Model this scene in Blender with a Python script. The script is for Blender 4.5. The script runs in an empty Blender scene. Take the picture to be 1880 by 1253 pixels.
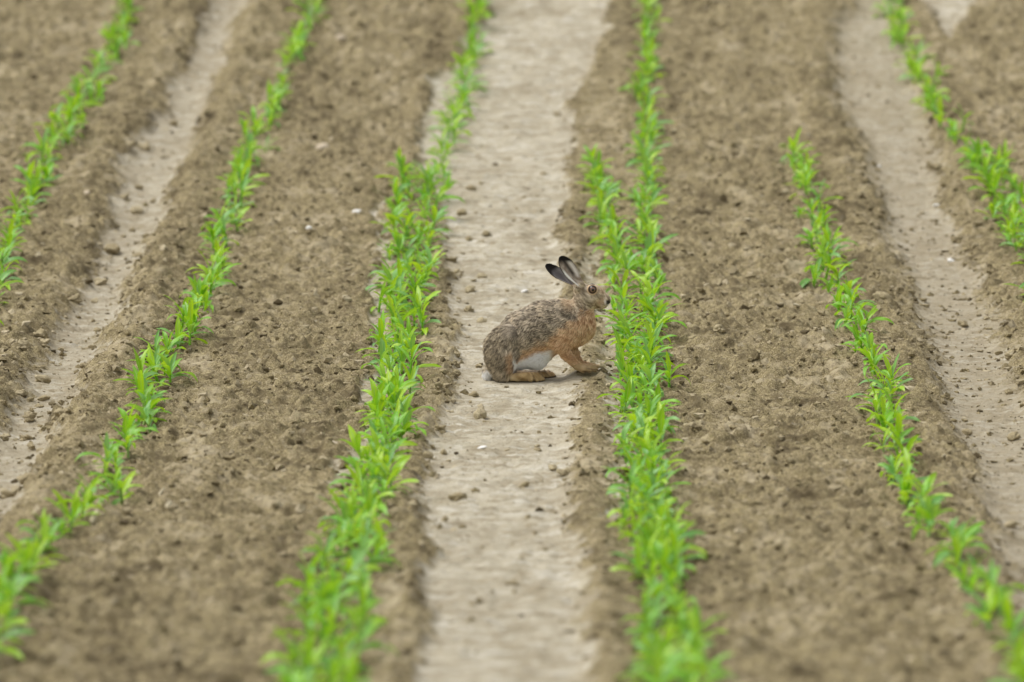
import bpy, math, random
import numpy as np

R = math.radians
sc = bpy.context.scene
COL = sc.collection

# ---------------------------------------------------------------- camera, sky, sun, exposure
F_PX = 200.0 / 36.0 * 1880.0            # focal length in photo pixels
PITCH = R(8.72)
CAM_H = 2.743
cam_d = bpy.data.cameras.new("camera")
cam_d.lens = 200.0
cam_d.sensor_width = 36.0
cam_d.sensor_fit = 'HORIZONTAL'
cam_d.clip_start = 0.1
cam_d.clip_end = 3000.0
cam_d.dof.use_dof = True
cam_d.dof.focus_distance = 17.30
cam_d.dof.aperture_fstop = 2.8
cam_d.dof.aperture_blades = 9
cam = bpy.data.objects.new("camera", cam_d)
cam.location = (0, 0, CAM_H)
cam.rotation_euler = (math.pi / 2 - PITCH, 0, 0)
COL.objects.link(cam)
sc.camera = cam

SUN_EL, SUN_AZ = R(60), R(-80)           # azimuth from +Y towards +X
w = bpy.data.worlds.new("World")
sc.world = w
w.use_nodes = True
nt = w.node_tree
bg = nt.nodes['Background']
sky = nt.nodes.new('ShaderNodeTexSky')
sky.sky_type = 'NISHITA'
sky.sun_disc = False
sky.sun_elevation = SUN_EL
sky.sun_rotation = SUN_AZ
sky.air_density = 1.0
sky.dust_density = 3.0
hs = nt.nodes.new('ShaderNodeHueSaturation')
hs.inputs['Saturation'].default_value = 0.15
nt.links.new(sky.outputs['Color'], hs.inputs['Color'])
nt.links.new(hs.outputs['Color'], bg.inputs['Color'])
bg.inputs['Strength'].default_value = 0.125

sd = bpy.data.lights.new("sun", 'SUN')
sd.energy = 1.5
sd.angle = R(40)
sd.color = (1.0, 0.965, 0.91)
sun = bpy.data.objects.new("sun", sd)
COL.objects.link(sun)
sx, sy, sz = math.sin(SUN_AZ) * math.cos(SUN_EL), math.cos(SUN_AZ) * math.cos(SUN_EL), math.sin(SUN_EL)
from mathutils import Vector
sun.rotation_euler = Vector((sx, sy, sz)).to_track_quat('Z', 'Y').to_euler()
sun.location = (0, 0, 30)

sc.view_settings.view_transform = 'Standard'
sc.view_settings.look = 'None'
sc.view_settings.gamma = 1.0
sc.view_settings.use_curve_mapping = False
sc.view_settings.exposure = 0.60
sc.cycles.max_bounces = 6
sc.cycles.transparent_max_bounces = 4

rng = np.random.default_rng(7)
random.seed(7)

# ---------------------------------------------------------------- helpers
def tag(o, label=None, cat=None, group=None, kind=None):
    for k, v in (('label', label), ('category', cat), ('group', group), ('kind', kind)):
        if v:
            o[k] = v
    return o

def mesh_np(name, verts, faces, attrs=None, smooth=True):
    """verts (n,3), faces (m,3|4) -> mesh datablock"""
    verts = np.asarray(verts, np.float32)
    faces = np.asarray(faces, np.int32)
    me = bpy.data.meshes.new(name)
    me.vertices.add(len(verts))
    me.vertices.foreach_set('co', verts.ravel())
    m, k = faces.shape
    me.loops.add(m * k)
    me.loops.foreach_set('vertex_index', faces.ravel())
    me.polygons.add(m)
    me.polygons.foreach_set('loop_start', np.arange(0, m * k, k, dtype=np.int32))
    me.polygons.foreach_set('loop_total', np.full(m, k, np.int32))
    me.update(calc_edges=True)
    me.polygons.foreach_set('use_smooth', np.full(m, smooth, bool))
    for an, (typ, data) in (attrs or {}).items():
        a = me.attributes.new(an, typ, 'POINT')
        if typ == 'FLOAT':
            a.data.foreach_set('value', np.asarray(data, np.float32).ravel())
        else:
            d = np.ones((len(verts), 4), np.float32)
            d[:, :3] = data
            a.data.foreach_set('color', d.ravel())
    return me

def link(name, me, mat, parent=None):
    o = bpy.data.objects.new(name, me)
    if mat is not None and not me.materials:
        me.materials.append(mat)
    COL.objects.link(o)
    if parent is not None:
        o.parent = parent
    return o

def h2(ix, iy, s):
    n = (ix.astype(np.int64) * 374761393 + iy.astype(np.int64) * 668265263 + s * 1442695041) & 0xffffffff
    n = ((n ^ (n >> 13)) * 1274126177) & 0xffffffff
    n = ((n ^ (n >> 15)) * 2246822519) & 0xffffffff
    n = n ^ (n >> 16)
    return n.astype(np.float64) / 4294967296.0

def vnoise(x, y, s=0):
    ix, iy = np.floor(x), np.floor(y)
    fx, fy = x - ix, y - iy
    fx = fx * fx * fx * (fx * (fx * 6 - 15) + 10)
    fy = fy * fy * fy * (fy * (fy * 6 - 15) + 10)
    a, b = h2(ix, iy, s), h2(ix + 1, iy, s)
    c, d = h2(ix, iy + 1, s), h2(ix + 1, iy + 1, s)
    return (a + (b - a) * fx) * (1 - fy) + (c + (d - c) * fx) * fy

def fbm(x, y, s=0, octv=4):
    t, a, n = 0, 0.5, 0
    for i in range(octv):
        t = t + a * (vnoise(x, y, s + i * 17) - 0.5)
        n += a
        x, y, a = x * 2.03 + 3.1, y * 2.03 + 7.7, a * 0.5
    return t / n * 2

def bumps(x, y, cell, rmin, rmax, prob, s):
    """rounded clods: height of domes scattered one per cell"""
    gx, gy = np.floor(x / cell), np.floor(y / cell)
    out = np.zeros_like(x)
    for dx in (-1, 0, 1):
        for dy in (-1, 0, 1):
            cx, cy = gx + dx, gy + dy
            px = (cx + h2(cx, cy, s)) * cell
            py = (cy + h2(cx, cy, s + 1)) * cell
            r = rmin + (rmax - rmin) * h2(cx, cy, s + 2) ** 2
            r = np.where(h2(cx, cy, s + 3) < prob, r, 1e-4)
            el = 0.75 + 0.6 * h2(cx, cy, s + 4)
            q = ((x - px) / (r * el)) ** 2 + ((y - py) * el / r) ** 2
            out = np.maximum(out, np.sqrt(np.maximum(0, 1 - q)) * r * (0.55 + 0.5 * h2(cx, cy, s + 5)))
    return out

def sstep(a, b, x):
    t = np.clip((x - a) / (b - a), 0, 1)
    return t * t * (3 - 2 * t)

# ---------------------------------------------------------------- the lie of the land
def row_px(v):                    # photo pixels between two rows 0.75 m apart
    return 315 + 0.12 * v + 0.00011 * v * v
_v = np.linspace(1560, -170, 900)
_d = F_PX * 0.75 / row_px(_v)
_t = (_v - 626.5) / F_PX
_y = _d * math.cos(PITCH) - _t * _d * math.sin(PITCH)
_z = CAM_H - _d * math.sin(PITCH) - _t * _d * math.cos(PITCH)
_s0 = (_z[1] - _z[0]) / (_y[1] - _y[0])
_s1 = (_z[-1] - _z[-2]) / (_y[-1] - _y[-2])
PY = np.concatenate([[-900, 0, 6], _y, _y[-1] + np.array([6, 15, 30, 70, 900])])
PZ = np.concatenate([[_z[0] - _s0 * (_y[0] - 6) * 1.0] * 3, _z,
                     _z[-1] + _s1 * np.array([6, 13.5, 23, 32, 32])])
PZ[2] = _z[0] - _s0 * (_y[0] - 6)
def base_z(y):
    return np.interp(y, PY, PZ)
def v_of_y(y):
    v = np.interp(y, _y, _v)
    v = np.where(y < _y[0], _v[0] + (_y[0] - y) * 180, v)
    return np.where(y > _y[-1], _v[-1] - (y - _y[-1]) * 80, v)
def depth_of(y):
    return np.maximum(y * math.cos(PITCH) + (CAM_H - base_z(y)) * math.sin(PITCH), 2.0)
def at(u, v):                     # a point of the level field
    y = np.interp(-np.asarray(v, float), -_v, _y)
    d = depth_of(y)
    return (np.asarray(u, float) - 940) / F_PX * d, y

def pl(pts):
    a = np.array(sorted(pts), float)      # (v, u...)
    lo = a[0] + (a[0] - a[1]) / (a[0, 0] - a[1, 0]) * (-400 - a[0, 0])
    hi = a[-1] + (a[-1] - a[-2]) / (a[-1, 0] - a[-2, 0]) * (2200 - a[-1, 0])
    return np.vstack([lo, a, hi])
def ev(p, v, k=1):
    return np.interp(v, p[:, 0], p[:, k])

# wheel tracks: (v, left edge, right edge)
TR_MID = pl([(0, 900, 1115), (100, 850, 1092), (150, 800, 1078), (200, 785, 1062), (300, 765, 1045), (380, 815, 1032),
             (500, 822, 1030), (600, 832, 1040), (700, 838, 1062), (800, 792, 1060), (900, 762, 1042),
             (1000, 785, 1058), (1100, 782, 1075), (1253, 762, 1085)])
TR_LEFT = pl([(0, 398, 452), (100, 345, 412), (200, 298, 378), (300, 235, 338), (400, 203, 298), (500, 160, 242),
              (600, 105, 210), (700, 50, 152), (800, -10, 98), (900, -70, 40), (1000, -140, -20)])
TR_RIGHT = pl([(0, 1555, 1640), (100, 1530, 1676), (200, 1545, 1702), (300, 1598, 1722), (400, 1622, 1742), (500, 1655, 1792),
               (600, 1692, 1832), (700, 1722, 1866), (800, 1762, 1905), (900, 1795, 1965), (1000, 1832, 2010)])
# narrow pressed strips beside the plants
ST_C = pl([(380, 690, 712), (500, 686, 722), (600, 684, 722), (700, 680, 716), (830, 640, 700), (900, 600, 640)])
ST_D = pl([(480, 1062, 1100), (600, 1096, 1128), (700, 1112, 1146), (820, 1118, 1152), (960, 1116, 1150)])

def field(x, y):
    """height above the level field, and how tilled (1) or pressed smooth (0) the soil is"""
    v = v_of_y(y)
    S = row_px(v)
    u = 940 + F_PX * x / depth_of(y)
    wob = S * (0.07 * fbm(x / 0.22, y / 0.40, 5, 3) + 0.05 * fbm(x / 0.045, y / 0.06, 9, 3))
    uu = u + wob
    def band(p, soft, shift=0):
        l, r = ev(p, v, 1), ev(p, v, 2)
        return sstep(-soft, soft, (uu - l) / S) * sstep(-soft, soft, (r - uu) / S)
    m_mid, m_l, m_r = band(TR_MID, .045), band(TR_LEFT, .055), band(TR_RIGHT, .085)
    s_c = band(ST_C, .015) * sstep(350, 400, v) * sstep(930, 860, v)
    s_d = band(ST_D, .015) * sstep(430, 500, v) * sstep(1000, 940, v)
    corner = sstep(0.03, -0.03, (uu - (1800 - 0.75 * np.maximum(v, 0))) / S) * sstep(0, .05, (uu - (1690 + .5 * v)) / S) * sstep(170, 90, v)
    m_r = m_r * (.74 + .15 * sstep(150, 420, v))
    m_l = m_l * .92
    press = np.maximum.reduce([m_mid, m_l, m_r, 0.8 * s_c, 0.7 * s_d, 0.85 * corner])
    till = 1 - press
    h = np.zeros_like(x)
    # broad lie: tilled ground stands a little above the middle track, side tracks are sunk with banks
    h += 0.011 * till + 0.012 * fbm(x / 0.5, y / 0.7, 3, 2) * till
    def bank(e, wd, amp, side):
        q = (u - e) / S * 0.75 * side
        return amp * np.exp(-((q - wd) / wd) ** 2)
    u2 = u + .4 * wob
    h -= 0.027 * sstep(-.20, .10, (u2 - ev(TR_LEFT, v, 1)) / S) * sstep(-.13, .05, (ev(TR_LEFT, v, 2) - u2) / S)
    h -= 0.022 * sstep(-.14, .10, (u2 - ev(TR_RIGHT, v, 1)) / S) * sstep(-.16, .10, (ev(TR_RIGHT, v, 2) - u2) / S)
    h += bank(ev(TR_LEFT, v, 2), .085, .026, 1) + bank(ev(TR_LEFT, v, 1), .07, .014, -1)
    h += bank(ev(TR_RIGHT, v, 1), .085, .016, -1) + bank(ev(TR_RIGHT, v, 2), .08, .006, 1)
    h += bank(ev(TR_MID, v, 2), .050, .022, 1) * sstep(250, 420, v)
    h += bank(ev(TR_MID, v, 1), .035, .010, -1)
    # tractor lug marks pressed across the smooth tracks
    lug = np.sin((y + 0.35 * np.abs(x - 0.12) + 0.03 * fbm(x / .1, y / .1, 77, 2)) / 0.055 * 2 * math.pi)
    h += (1 - till) * (0.0026 * lug + 0.010 * fbm(x / .10, y / .07, 21, 4) + 0.008 * fbm(x / .030, y / .03, 25, 3)
                         + 0.6 * bumps(x, y, .05, .004, .011, .40, 91) + 0.5 * bumps(x, y, .022, .003, .006, .35, 95))
    field.side = np.maximum(m_r, .55 * m_l)
    field.fine = np.exp(-(((u - ev(TR_MID, v, 2)) / S - .09) / .085) ** 2)
    return h, till, u, v

def clods(x, y, till):
    wx = x + 0.012 * fbm(x / .03, y / .03, 31, 2)
    wy = y + 0.012 * fbm(x / .03, y / .03, 37, 2)
    dens = 0.55 + 0.6 * vnoise(x / .22, y / .3, 41)
    b = bumps(wx, wy, .095, .014, .040, .45, 51) * 0.92
    b = np.maximum(b, bumps(wx, wy, .047, .010, .026, .75, 61) * 1.0)
    b = np.maximum(b, bumps(wx, wy, .026, .007, .0150, .85, 71) * 1.15)
    b = b + 0.65 * bumps(x + .4 * b, y, .030, .006, .015, .7, 75)
    rough = 0.022 * fbm(x / .075, y / .075, 81, 4) + 0.013 * np.abs(fbm(x / .026, y / .030, 85, 3))
    return (b * dens + rough) * sstep(.15, 1.0, till) * (1 - .55 * field.fine)

FLAT = []                          # (x, y, radius, height): ground trodden under the hare's feet
def ground_h(x, y, detail=True):
    x, y = np.asarray(x, float), np.asarray(y, float)
    h, till, u, v = field(x, y)
    if detail:
        h = h + clods(x, y, till)
    for fx, fy, fr, fh, el in FLAT:
        q = np.sqrt((x - fx) ** 2 + ((y - fy) / el) ** 2) / fr
        k = sstep(1.75, 0.75, q)
        h = h * (1 - k) + (fh + 0.16 * (h - fh)) * k
    return base_z(y) + h, till

# ---------------------------------------------------------------- materials
def new_mat(name):
    m = bpy.data.materials.new(name)
    m.use_nodes = True
    return m, m.node_tree, m.node_tree.nodes['Principled BSDF']

def nn(t, kind, **kw):
    n = t.nodes.new(kind)
    for k, v in kw.items():
        if k in n.inputs.keys():
            n.inputs[k].default_value = v
        else:
            setattr(n, k, v)
    return n

def mixc(t, fac, a, b, mode='MIX'):
    n = t.nodes.new('ShaderNodeMix')
    n.data_type = 'RGBA'
    n.blend_type = mode
    for sock, val in ((n.inputs[0], fac), (n.inputs[6], a), (n.inputs[7], b)):
        if isinstance(val, (int, float)):
            sock.default_value = val
        elif isinstance(val, tuple):
            sock.default_value = (*val, 1)
        else:
            t.links.new(val, sock)
    return n.outputs[2]

def ramp(t, src, p0, p1):
    n = t.nodes.new('ShaderNodeMapRange')
    n.inputs[1].default_value, n.inputs[2].default_value = p0, p1
    n.clamp = True
    t.links.new(src, n.inputs[0])
    return n.outputs[0]

TILL_A, TILL_B = (0.232, 0.188, 0.092), (0.368, 0.305, 0.164)
PRESS_A, PRESS_B = (0.345, 0.298, 0.208), (0.475, 0.428, 0.325)

def soil_material():
    m, t, b = new_mat("soil")
    geo = nn(t, 'ShaderNodeNewGeometry')
    att = nn(t, 'ShaderNodeAttribute', attribute_name='till')
    def noise(scale, det=4, rough=.55, vec=None):
        n = nn(t, 'ShaderNodeTexNoise', Scale=scale, Detail=det, Roughness=rough)
        t.links.new(vec or geo.outputs['Position'], n.inputs['Vector'])
        return n.outputs['Fac']
    mp = nn(t, 'ShaderNodeMapping')
    mp.inputs['Scale'].default_value = (1, .55, 1)
    t.links.new(geo.outputs['Position'], mp.inputs['Vector'])
    n1 = noise(11, 5, .6)
    n2 = noise(60, 4, .6)
    n3 = noise(240, 3, .6)
    n4 = noise(5, 4, .6, mp.outputs[0])
    till = mixc(t, ramp(t, n1, .34, .66), TILL_A, TILL_B)
    till = mixc(t, ramp(t, n2, .40, .66), till, (0.150, 0.116, 0.060))
    till = mixc(t, ramp(t, n3, .54, .66), till, (0.45, 0.375, 0.235))
    till = mixc(t, ramp(t, n3, .46, .37), till, (0.105, 0.082, 0.044))
    press = mixc(t, ramp(t, n4, .36, .60), PRESS_A, PRESS_B)
    mp2 = nn(t, 'ShaderNodeMapping')
    mp2.inputs['Scale'].default_value = (9, 26, 9)
    t.links.new(geo.outputs['Position'], mp2.inputs['Vector'])
    n5 = noise(1.0, 5, .62, mp2.outputs[0])
    press = mixc(t, ramp(t, n5, .52, .66), press, (0.56, 0.525, 0.435))
    press = mixc(t, ramp(t, n5, .46, .34), press, (0.29, 0.245, 0.165))
    press = mixc(t, ramp(t, n3, .64, .74), press, (0.58, 0.53, 0.44))
    press = mixc(t, ramp(t, n3, .42, .33), press, (0.25, 0.205, 0.135))
    press = mixc(t, ramp(t, noise(17, 5, .7), .56, .66), press, (0.315, 0.265, 0.175))
    tone = nn(t, 'ShaderNodeAttribute', attribute_name='tone')
    till = mixc(t, ramp(t, tone.outputs['Fac'], .45, .05), till, (0.088, 0.066, 0.033))      # damp dark crumbs
    till = mixc(t, ramp(t, tone.outputs['Fac'], .60, 1.05), till, (0.46, 0.39, 0.26))      # dried pale crumbs
    side = nn(t, 'ShaderNodeAttribute', attribute_name='side')
    press = mixc(t, side.outputs['Fac'], press, mixc(t, .55, press, (0.27, 0.225, 0.145)))
    fac = nn(t, 'ShaderNodeMath', operation='MULTIPLY_ADD')
    t.links.new(noise(26, 6, .72), fac.inputs[0])
    fac.inputs[1].default_value = 2.4
    fac.inputs[2].default_value = -1.2
    add = nn(t, 'ShaderNodeMath', operation='ADD')
    t.links.new(att.outputs['Fac'], add.inputs[0])
    t.links.new(fac.outputs[0], add.inputs[1])
    col = mixc(t, ramp(t, add.outputs[0], .25, .75), press, till)
    t.links.new(col, b.inputs['Base Color'])
    b.inputs['Roughness'].default_value = 0.92
    b.inputs['Specular IOR Level'].default_value = 0.2
    bp = nn(t, 'ShaderNodeBump', Strength=0.75, Distance=0.008)
    hsum = nn(t, 'ShaderNodeMath', operation='MULTIPLY_ADD')
    t.links.new(noise(160, 5, .65), hsum.inputs[0])
    hsum.inputs[1].default_value = 1.0
    t.links.new(n2, hsum.inputs[2])
    t.links.new(hsum.outputs[0], bp.inputs['Height'])
    t.links.new(bp.outputs[0], b.inputs['Normal'])
    return m

def clod_material(name, a, bcol, dark=(0.13, 0.10, 0.06)):
    m, t, b = new_mat(name)
    geo = nn(t, 'ShaderNodeNewGeometry')
    oi = nn(t, 'ShaderNodeObjectInfo')
    n = nn(t, 'ShaderNodeTexNoise', Scale=70, Detail=5, Roughness=.6)
    t.links.new(geo.outputs['Position'], n.inputs['Vector'])
    n2 = nn(t, 'ShaderNodeTexNoise', Scale=260, Detail=3, Roughness=.6)
    t.links.new(geo.outputs['Position'], n2.inputs['Vector'])
    c = mixc(t, ramp(t, n.outputs['Fac'], .3, .7), a, bcol)
    c = mixc(t, ramp(t, n2.outputs['Fac'], .42, .32), c, dark)
    t.links.new(c, b.inputs['Base Color'])
    b.inputs['Roughness'].default_value = .92
    b.inputs['Specular IOR Level'].default_value = .2
    bp = nn(t, 'ShaderNodeBump', Strength=.7, Distance=.004)
    t.links.new(n2.outputs['Fac'], bp.inputs['Height'])
    t.links.new(bp.outputs[0], b.inputs['Normal'])
    return m

def leaf_material(name, tint):
    m, t, b = new_mat(name)
    geo = nn(t, 'ShaderNodeNewGeometry')
    n = nn(t, 'ShaderNodeTexNoise', Scale=14, Detail=3)
    t.links.new(geo.outputs['Position'], n.inputs['Vector'])
    att = nn(t, 'ShaderNodeAttribute', attribute_name='along')
    c = mixc(t, ramp(t, n.outputs['Fac'], .35, .65), tint[0], tint[1])
    c = mixc(t, ramp(t, att.outputs['Fac'], .90, 1.0), c, (0.36, 0.36, 0.03))       # yellowing tips
    st = nn(t, 'ShaderNodeAttribute', attribute_name='across')
    c = mixc(t, ramp(t, st.outputs['Fac'], .16, .04), c, (0.32, 0.52, 0.12))        # pale midrib
    t.links.new(c, b.inputs['Base Color'])
    b.inputs['Roughness'].default_value = .42
    b.inputs['Specular IOR Level'].default_value = .6
    tr = nn(t, 'ShaderNodeBsdfTranslucent')
    tc = mixc(t, .6, c, (0.50, 0.72, 0.02))
    t.links.new(tc, tr.inputs['Color'])
    mx = nn(t, 'ShaderNodeMixShader')
    mx.inputs[0].default_value = .40
    t.links.new(b.outputs[0], mx.inputs[1])
    t.links.new(tr.outputs[0], mx.inputs[2])
    t.links.new(mx.outputs[0], t.nodes['Material Output'].inputs['Surface'])
    return m

def plain(name, col, rough=.6, spec=.3, noise=0.0, sc_=60):
    m, t, b = new_mat(name)
    if noise:
        geo = nn(t, 'ShaderNodeNewGeometry')
        n = nn(t, 'ShaderNodeTexNoise', Scale=sc_, Detail=4)
        t.links.new(geo.outputs['Position'], n.inputs['Vector'])
        c = mixc(t, ramp(t, n.outputs['Fac'], .3, .7), tuple(x * (1 - noise) for x in col), tuple(min(1, x * (1 + noise)) for x in col))
        t.links.new(c, b.inputs['Base Color'])
    else:
        b.inputs['Base Color'].default_value = (*col, 1)
    b.inputs['Roughness'].default_value = rough
    b.inputs['Specular IOR Level'].default_value = spec
    return m

M_SOIL = soil_material()
M_CLOD = clod_material("clod_brown", (0.26, 0.212, 0.120), (0.40, 0.335, 0.205))
M_CLOD_L = clod_material("clod_pale", (0.33, 0.275, 0.165), (0.47, 0.40, 0.26))
M_STONE = plain("white_stone", (0.72, 0.70, 0.66), .6, .4, .12)
M_TAN = plain("tan_stone", (0.50, 0.42, 0.31), .8, .3, .15)
M_STRAW = plain("dry_straw", (0.62, 0.54, 0.38), .7, .3, .15)
M_LEAF = [leaf_material("maize_leaf", ((0.12, 0.39, 0.010), (0.235, 0.56, 0.014))),
          leaf_material("maize_leaf_blue", ((0.10, 0.33, 0.070), (0.21, 0.47, 0.12))),
          leaf_material("maize_leaf_yellow", ((0.29, 0.55, 0.010), (0.42, 0.65, 0.014)))]
M_STEM = plain("maize_stem", (0.24, 0.38, 0.10), .5, .4, .15)

# ---------------------------------------------------------------- hare position (needed for the ground under its feet)
HX, HY = [float(a) for a in at(960, 697)]
HS = float(depth_of(np.array(HY))) / F_PX           # metres per photo pixel at the hare
HZ = float(base_z(np.array(HY)))
def hare_pt(u, v, y=0.0):
    """photo pixel + depth offset (pixels, + is away) -> hare space, in pixels"""
    return np.array([u - 960.0, y, (697.0 - v) / .987 - y * .160])
for (u, yy, rad, zz) in ((935, 0, 55, 0.0), (985, 0, 50, 0.0)):
    FLAT.append((HX + (u - 960) * HS, HY + yy * HS, rad * HS, zz * HS, 1.0))
FLAT.append((HX + (1080 - 960) * HS, HY - 2 * HS, 30 * HS, 13.6 * HS, 1.3))
FLAT.append((HX + (1072 - 960) * HS, HY - 75 * HS, 34 * HS, 7 * HS, 1.4))

# ---------------------------------------------------------------- ground: one sheet to the horizon
def build_ground():
    xf = np.arange(-3.7, 3.7001, 0.0085)
    out = np.array([.03, .09, .22, .5, 1, 2, 4, 8, 16, 35, 80, 200, 500, 900])
    xs = np.concatenate([(-3.7 - out)[::-1], xf, 3.7 + out])
    ys = [10.2]
    while ys[-1] < 26.8:
        ys.append(ys[-1] + max(.009, ys[-1] * .00068))
    yf = np.array(ys)
    ys = np.concatenate([(yf[0] - out)[::-1], yf, yf[-1] + out])
    X, Y = np.meshgrid(xs, ys)
    Z, till = ground_h(X, Y)
    side = field.side
    fade = sstep(4.3, 3.65, np.abs(X)) * sstep(9.8, 10.3, Y) * sstep(27.3, 26.7, Y)
    Z = base_z(Y) + (Z - base_z(Y)) * fade
    tone = .5 + .22 * fbm(X / .11, Y / 2.2, 221, 2) + .28 * fbm(X / .16, Y / .20, 201, 3) + .42 * fbm(X / .034, Y / .034, 211, 3)
    nx, ny = len(xs), len(ys)
    idx = np.arange(nx * ny).reshape(ny, nx)
    faces = np.stack([idx[:-1, :-1], idx[:-1, 1:], idx[1:, 1:], idx[1:, :-1]], -1).reshape(-1, 4)
    me = mesh_np("ground", np.stack([X, Y, Z], -1).reshape(-1, 3), faces, {'till': ('FLOAT', till), 'tone': ('FLOAT', tone), 'side': ('FLOAT', side)})
    o = link("ground", me, M_SOIL)
    tag(o, kind='structure')
build_ground()

# ---------------------------------------------------------------- soil lumps
def ico(sub):
    import bmesh
    bm = bmesh.new()
    bmesh.ops.create_icosphere(bm, subdivisions=sub, radius=1)
    v = np.array([p.co[:] for p in bm.verts])
    bm.verts.index_update()
    f = np.array([[q.index for q in p.verts] for p in bm.faces])
    bm.free()
    return v, f
def n3(p, s):                       # cheap 3-D noise out of three 2-D ones
    return (vnoise(p[..., 0] + p[..., 2] * .71, p[..., 1] - p[..., 2] * .53, s) + vnoise(p[..., 1] * 1.1 + 5, p[..., 2] * 1.1 + p[..., 0] * .4, s + 1)) - 1
def lump(sub, s, amp=.35):
    v, f = ico(sub)
    r = 1 + amp * n3(v * 1.3 + 11, s) * 1.2 + amp * .55 * n3(v * 3.1 + 4, s + 5) + amp * .30 * n3(v * 7.0, s + 9)
    v = v * r[:, None]
    v[:, 2] = np.where(v[:, 2] < -.55, -.55 + (v[:, 2] + .55) * .3, v[:, 2])
    return v, f

LUMPS = [mesh_np("clod_%d" % i, *lump(4, 100 + i * 7, .55)) for i in range(9)]
ROUND = mesh_np("clod_round", *lump(4, 300, .16))
STONES = [mesh_np("stone_%d" % i, *lump(3, 400 + i * 7, .22)) for i in range(4)]

def put_lump(name, me, u, v, r, mat, sq=(1, 1, .8), sink=.55):
    x, y = [float(a) for a in at(u, v + r * .5)]
    d = float(depth_of(np.array(y)))
    s = r * d / F_PX
    z = float(ground_h(np.array(x), np.array(y), True)[0])
    o = bpy.data.objects.new(name, me)
    COL.objects.link(o)
    if not me.materials:
        me.materials.append(mat)
    o.material_slots[0].link = 'OBJECT'
    o.material_slots[0].material = mat
    o.location = (x, y, z + s * sq[2] * (sink - .15))
    o.scale = (s * sq[0], s * sq[1], s * sq[2])
    o.rotation_euler = (random.uniform(-.3, .3), random.uniform(-.3, .3), random.uniform(0, 6.28))
    return o

ORD = ("first second third fourth fifth sixth seventh eighth ninth tenth eleventh twelfth thirteenth fourteenth fifteenth sixteenth seventeenth "
       "eighteenth nineteenth twentieth").split()
def ordinal(i):
    if i < 20:
        return ORD[i]
    tens = ("twenty", "thirty", "forty", "fifty", "sixty")[(i + 1) // 10 - 2]
    return tens + ("ieth" if False else "") + " " + ORD[(i + 1) % 10 - 1] if (i + 1) % 10 else {30: "thirtieth", 40: "fortieth", 50: "fiftieth", 60: "sixtieth"}[i + 1]

LEFT_CLODS = [(206, 444, 17), (255, 457, 9), (282, 457, 8), (182, 502, 12), (233, 508, 6), (237, 522, 8), (172, 536, 6), (140, 542, 14), (179, 592, 6),
    (75, 621, 14), (82, 633, 9), (168, 624, 8), (112, 631, 5), (24, 643, 8), (46, 648, 9), (77, 685, 11), (155, 674, 8), (37, 672, 7),
    (80, 720, 9), (41, 720, 10), (71, 731, 7), (54, 743, 10), (54, 756, 11), (105, 767, 12), (121, 777, 12), (49, 786, 11), (90, 794, 8), (7, 784, 10),
    (56, 806, 9), (77, 813, 8), (49, 869, 15), (20, 893, 18), (73, 837, 10), (327, 104, 8), (351, 92, 5), (310, 167, 5), (289, 155, 6), (320, 216, 8), (361, 230, 7),
    (380, 226, 6), (393, 146, 8), (266, 260, 11), (238, 272, 9), (226, 214, 7), (254, 332, 6), (301, 339, 5), (228, 351, 8), (283, 357, 5), (250, 373, 9), (242, 409, 5)]
MID_CLODS = [(870, 725, 8), (863, 736, 4), (825, 753, 6), (810, 787, 11), (832, 781, 4), (813, 832, 6), (795, 823, 5), (785, 842, 8), (989, 794, 4), (1038, 798, 5),
    (986, 816, 5), (987, 825, 5), (1014, 857, 8), (1034, 877, 9), (963, 891, 7), (840, 915, 12), (816, 956, 7), (939, 1070, 9), (892, 428, 7), (860, 440, 7), (882, 443, 6),
    (842, 499, 8), (884, 507, 7), (864, 532, 8), (862, 564, 9), (885, 589, 8), (840, 579, 7), (842, 605, 6), (827, 610, 4), (835, 672, 11), (835, 695, 8), (877, 672, 7),
    (843, 546, 5), (815, 702, 6), (808, 727, 10), (865, 345, 9), (882, 339, 6), (998, 320, 6), (1022, 208, 7), (874, 391, 4), (848, 390, 10), (986, 361, 4), (958, 895, 6)]
RIGHT_CLODS = [(1754, 437, 8), (1769, 583, 9), (1811, 574, 6), (1856, 651, 11), (1834, 638, 6), (1775, 785, 8), (1852, 712, 8), (1648, 537, 5), (1661, 541, 8),
    (1863, 790, 9), (1855, 950, 11), (1782, 887, 9), (1770, 850, 8), (1716, 301, 14)]
TILL_CLODS = [(1273, 611, 13), (1275, 631, 12), (1321, 618, 10), (1315, 532, 10), (1375, 519, 10), (1268, 785, 12), (1450, 472, 10), (1509, 591, 8), (1480, 830, 11), (1395, 655, 10)]

def clod_set(lst, place, group, far='from the far end'):
    for i, (u, v, r) in enumerate(sorted(lst, key=lambda c: c[1])):
        size = 'large' if r >= 11 else 'small' if r >= 7 else 'tiny'
        o = put_lump('soil_clod', random.choice(LUMPS), u, v, r, random.choice([M_CLOD, M_CLOD, M_CLOD_L]),
                     (random.uniform(.9, 1.15), random.uniform(.8, 1.1), random.uniform(.65, .85)))
        tag(o, '%s brown soil clod %s, %s %s' % (size, place, ordinal(i), far), 'soil clod', group)
clod_set(LEFT_CLODS, 'along the left wheel track', 'clods along the left wheel track')
clod_set(MID_CLODS, 'on the middle wheel track', 'clods on the middle wheel track')
clod_set(RIGHT_CLODS, 'along the right wheel track', 'clods along the right wheel track')
clod_set(TILL_CLODS, 'on tilled soil right of the hare', 'clods on the tilled soil')
tag(put_lump('soil_clod', ROUND, 881, 760, 13, M_CLOD_L, (1, 1, .95), .8), 'round ball-like tan clod alone on the pale track below the hare', 'soil clod')
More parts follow.
